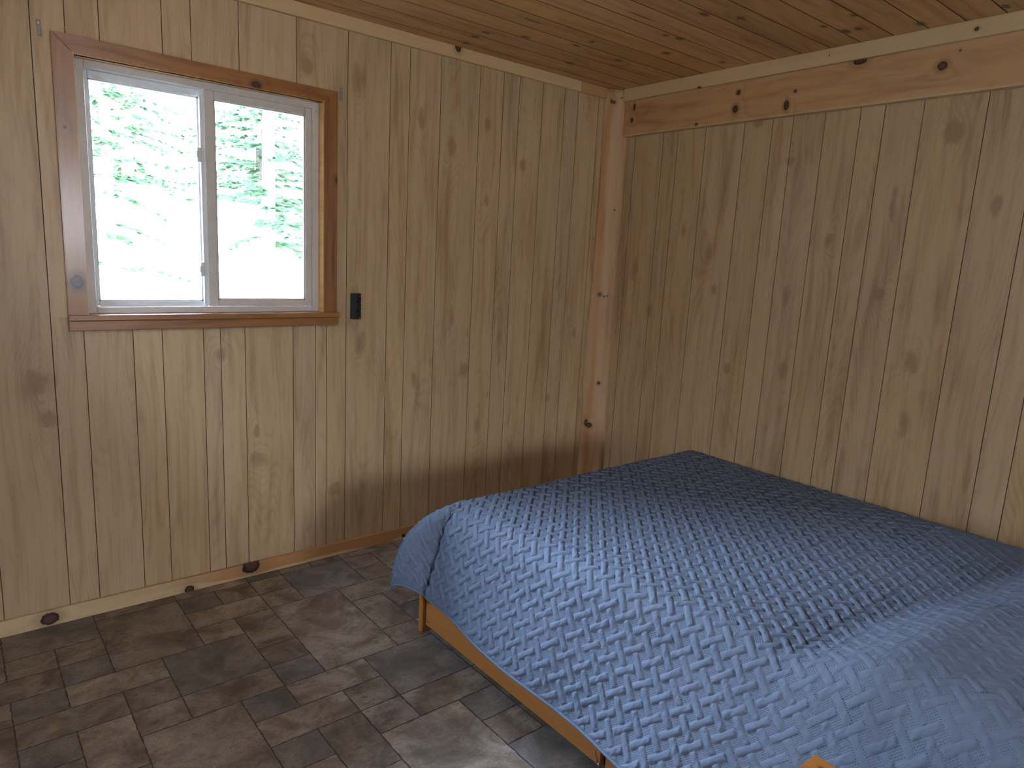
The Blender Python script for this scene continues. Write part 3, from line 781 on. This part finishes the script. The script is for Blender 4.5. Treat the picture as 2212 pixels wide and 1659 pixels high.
# ------------------------------------------------------------------ nightstand
ns_ = empty('nightstand', (-2.12, -2.64, 0)); tag(ns_, 'orange brown wooden nightstand whose top corner meets the quilt at the bottom edge', 'nightstand')
nx0, nx1, ny0, ny1, nz = -2.34, -1.894, -2.86, -2.426, .550
obj('top', B(nx0, nx1, ny0, ny1, nz-.022, nz, bev=.003), M['night'], ns_)
bm = bmesh.new()
box(bm, nx0+.02, nx0+.038, ny0+.015, ny1-.015, .10, nz-.023); box(bm, nx1-.038, nx1-.02, ny0+.015, ny1-.015, .10, nz-.023)
box(bm, nx0+.038, nx1-.038, ny1-.033, ny1-.015, .10, nz-.023); box(bm, nx0+.038, nx1-.038, ny0+.03, ny1-.033, .10, .118)
obj('body', bm, M['night'], ns_)
for x_ in (nx0+.02, nx1-.05):
    for y_ in (ny0+.015, ny1-.045): obj('leg', B(x_, x_+.03, y_, y_+.03, 0, .0995, bev=.003), M['night'], ns_)
for k in range(2):
    z0 = .13+k*.195
    dr = obj('drawer', B(nx0+.04, nx1-.04, ny0+.008, ny0+.028, z0, z0+.185, bev=.003), M['night'], ns_)
    bm = bmesh.new(); disc_cyl(bm, ((nx0+nx1)/2, ny0+.008, z0+.092), .013, .018, (0, -1, 0), 16)
    kb = obj('knob', bm, M['night'], None); kb.parent = dr; kb.matrix_parent_inverse = dr.matrix_world.inverted() if False else Matrix.Translation(-Vector(ns_.location)+Vector(ns_.location))

# ------------------------------------------------------------------ outdoors
tag(obj('ground', B(-60, 60, .4, 90, -.60, -.45), M['ground']), kind='structure')
def conifer(x, y, h, spread, seed, label, mat, trunk=.12, low=.25):
    rs = random.Random(seed)
    root = empty('conifer_tree', (x, y, -.45)); tag(root, label, 'tree')
    bm = bmesh.new(); tube(bm, [(x, y, -.45), (x+.05, y, h*.5), (x, y, h)], [trunk, trunk*.7, .02], 8)
    obj('trunk', bm, M['bark'], root)
    V, F = [], []
    z = low
    while z < h*.97:
        f = 1-(z/h); R_ = spread*(f**.7)
        for k in range(rs.randint(2, 4)):
            an = rs.uniform(0, 2*PI); L = R_*rs.uniform(.6, 1.05)
            if L < .15: continue
            dz_ = rs.uniform(-.1, .1); tilt = rs.uniform(-.25, .25)
            nseg = max(4, int(L/.09))
            for q in range(1, nseg+1):
                t = q/nseg; px = x+math.cos(an)*L*t; py = y+math.sin(an)*L*t; pz = z+dz_-.22*L*t*t+(.06+tilt)*L*t
                for e in range(5):
                    wd = .30*L*(1-t*.65)*rs.uniform(.25, 1); sgn = rs.choice((-1, 1))
                    aa = an+sgn*rs.uniform(.5, 1.1)
                    ex, ey, ez = px+math.cos(aa)*wd, py+math.sin(aa)*wd, pz-rs.uniform(0, .10)*wd*3
                    tx, ty = -math.sin(aa)*.028, math.cos(aa)*.028; up_ = rs.uniform(-.03, .03)
                    i = len(V); V.extend([(px, py, pz), ((px+ex)/2+tx, (py+ey)/2+ty, (pz+ez)/2+up_), (ex, ey, ez), ((px+ex)/2-tx, (py+ey)/2-ty, (pz+ez)/2-up_)])
                    F.append((i, i+1, i+2, i+3))
        z += rs.uniform(.07, .22)
    fo = quad_mesh('foliage', V, F, mat); fo.parent = root; fo.matrix_parent_inverse = Matrix.Translation(-Vector(root.location))
conifer(-.2, 5.2, 6.0, 1.5, 2, 'pale green fir with layered branches seen through the right pane', M['leaf'], .10, 1.5)
conifer(-1.75, 5.6, 6.5, 1.1, 4, 'thin leafy tree with a bare lower trunk at the left edge of the left pane', M['leaf2'], .07, 1.2)
conifer(.9, 8.5, 8.0, 1.6, 6, 'hazy fir farther back behind the right pane', M['leaf'], .12, 2.0)
conifer(-.95, 8.8, 8.5, 1.3, 8, 'faint distant fir beyond the middle of the left pane', M['leaf2'], .10, 2.2)

# ------------------------------------------------------------------ light
W_ = bpy.data.worlds.new('sky'); S.world = W_; W_.use_nodes = True
nt_ = W_.node_tree; nt_.nodes.clear()
wo = nt_.nodes.new('ShaderNodeOutputWorld'); bg = nt_.nodes.new('ShaderNodeBackground')
tc = nt_.nodes.new('ShaderNodeTexCoord'); sp = nt_.nodes.new('ShaderNodeSeparateXYZ'); nt_.links.new(tc.outputs['Generated'], sp.inputs[0])
mr = nt_.nodes.new('ShaderNodeMapRange'); nt_.links.new(sp.outputs[2], mr.inputs[0])
mr.inputs[1].default_value = -.1; mr.inputs[2].default_value = .8; mr.inputs[3].default_value = 0; mr.inputs[4].default_value = 1
mx = nt_.nodes.new('ShaderNodeMix'); mx.data_type = 'RGBA'; nt_.links.new(mr.outputs[0], mx.inputs[0])
mx.inputs[6].default_value = (.84, .91, 1.0, 1); mx.inputs[7].default_value = (.50, .70, 1.0, 1)
nt_.links.new(mx.outputs[2], bg.inputs[0]); 
mr2 = nt_.nodes.new('ShaderNodeMapRange'); mr2.interpolation_type = 'SMOOTHSTEP'; nt_.links.new(sp.outputs[2], mr2.inputs[0])
mr2.inputs[1].default_value = .05; mr2.inputs[2].default_value = .60; mr2.inputs[3].default_value = 26.0; mr2.inputs[4].default_value = 125.0
nt_.links.new(mr2.outputs[0], bg.inputs[1])
nt_.links.new(bg.outputs[0], wo.inputs[0])
pl = bpy.data.lights.new('window_portal', 'AREA'); pl.shape = 'RECTANGLE'; pl.size = .93; pl.size_y = .92; pl.cycles.is_portal = True
po = bpy.data.objects.new('window_portal', pl); C.objects.link(po); po.location = (-2.285, .095, 1.63); po.rotation_euler = (-PI/2, 0, 0)

pl2 = bpy.data.lights.new('fill_window_portal', 'AREA'); pl2.shape = 'RECTANGLE'; pl2.size = .46; pl2.size_y = .46; pl2.cycles.is_portal = True  # portal for the added side window
po2 = bpy.data.objects.new('fill_window_portal', pl2); C.objects.link(po2); po2.location = (X0-.095, -1.10, 1.72); po2.rotation_euler = (0, -PI/2, 0)

al = bpy.data.lights.new('fill_lamp_behind', 'AREA'); al.shape = 'RECTANGLE'; al.size = 1.2; al.size_y = .95; al.energy = 11; al.color = (1.0, .89, .72)  # added warm fill lamp just outside the rear window
ao = bpy.data.objects.new('fill_lamp_behind', al); C.objects.link(ao); ao.location = (-2.15, Y0-.14, 1.62); ao.rotation_euler = (PI/2, 0, 0)

S.view_settings.view_transform = 'Standard'; S.view_settings.look = 'None'; S.view_settings.exposure = -0.10; S.view_settings.gamma = 1
S.view_settings.use_curve_mapping = False
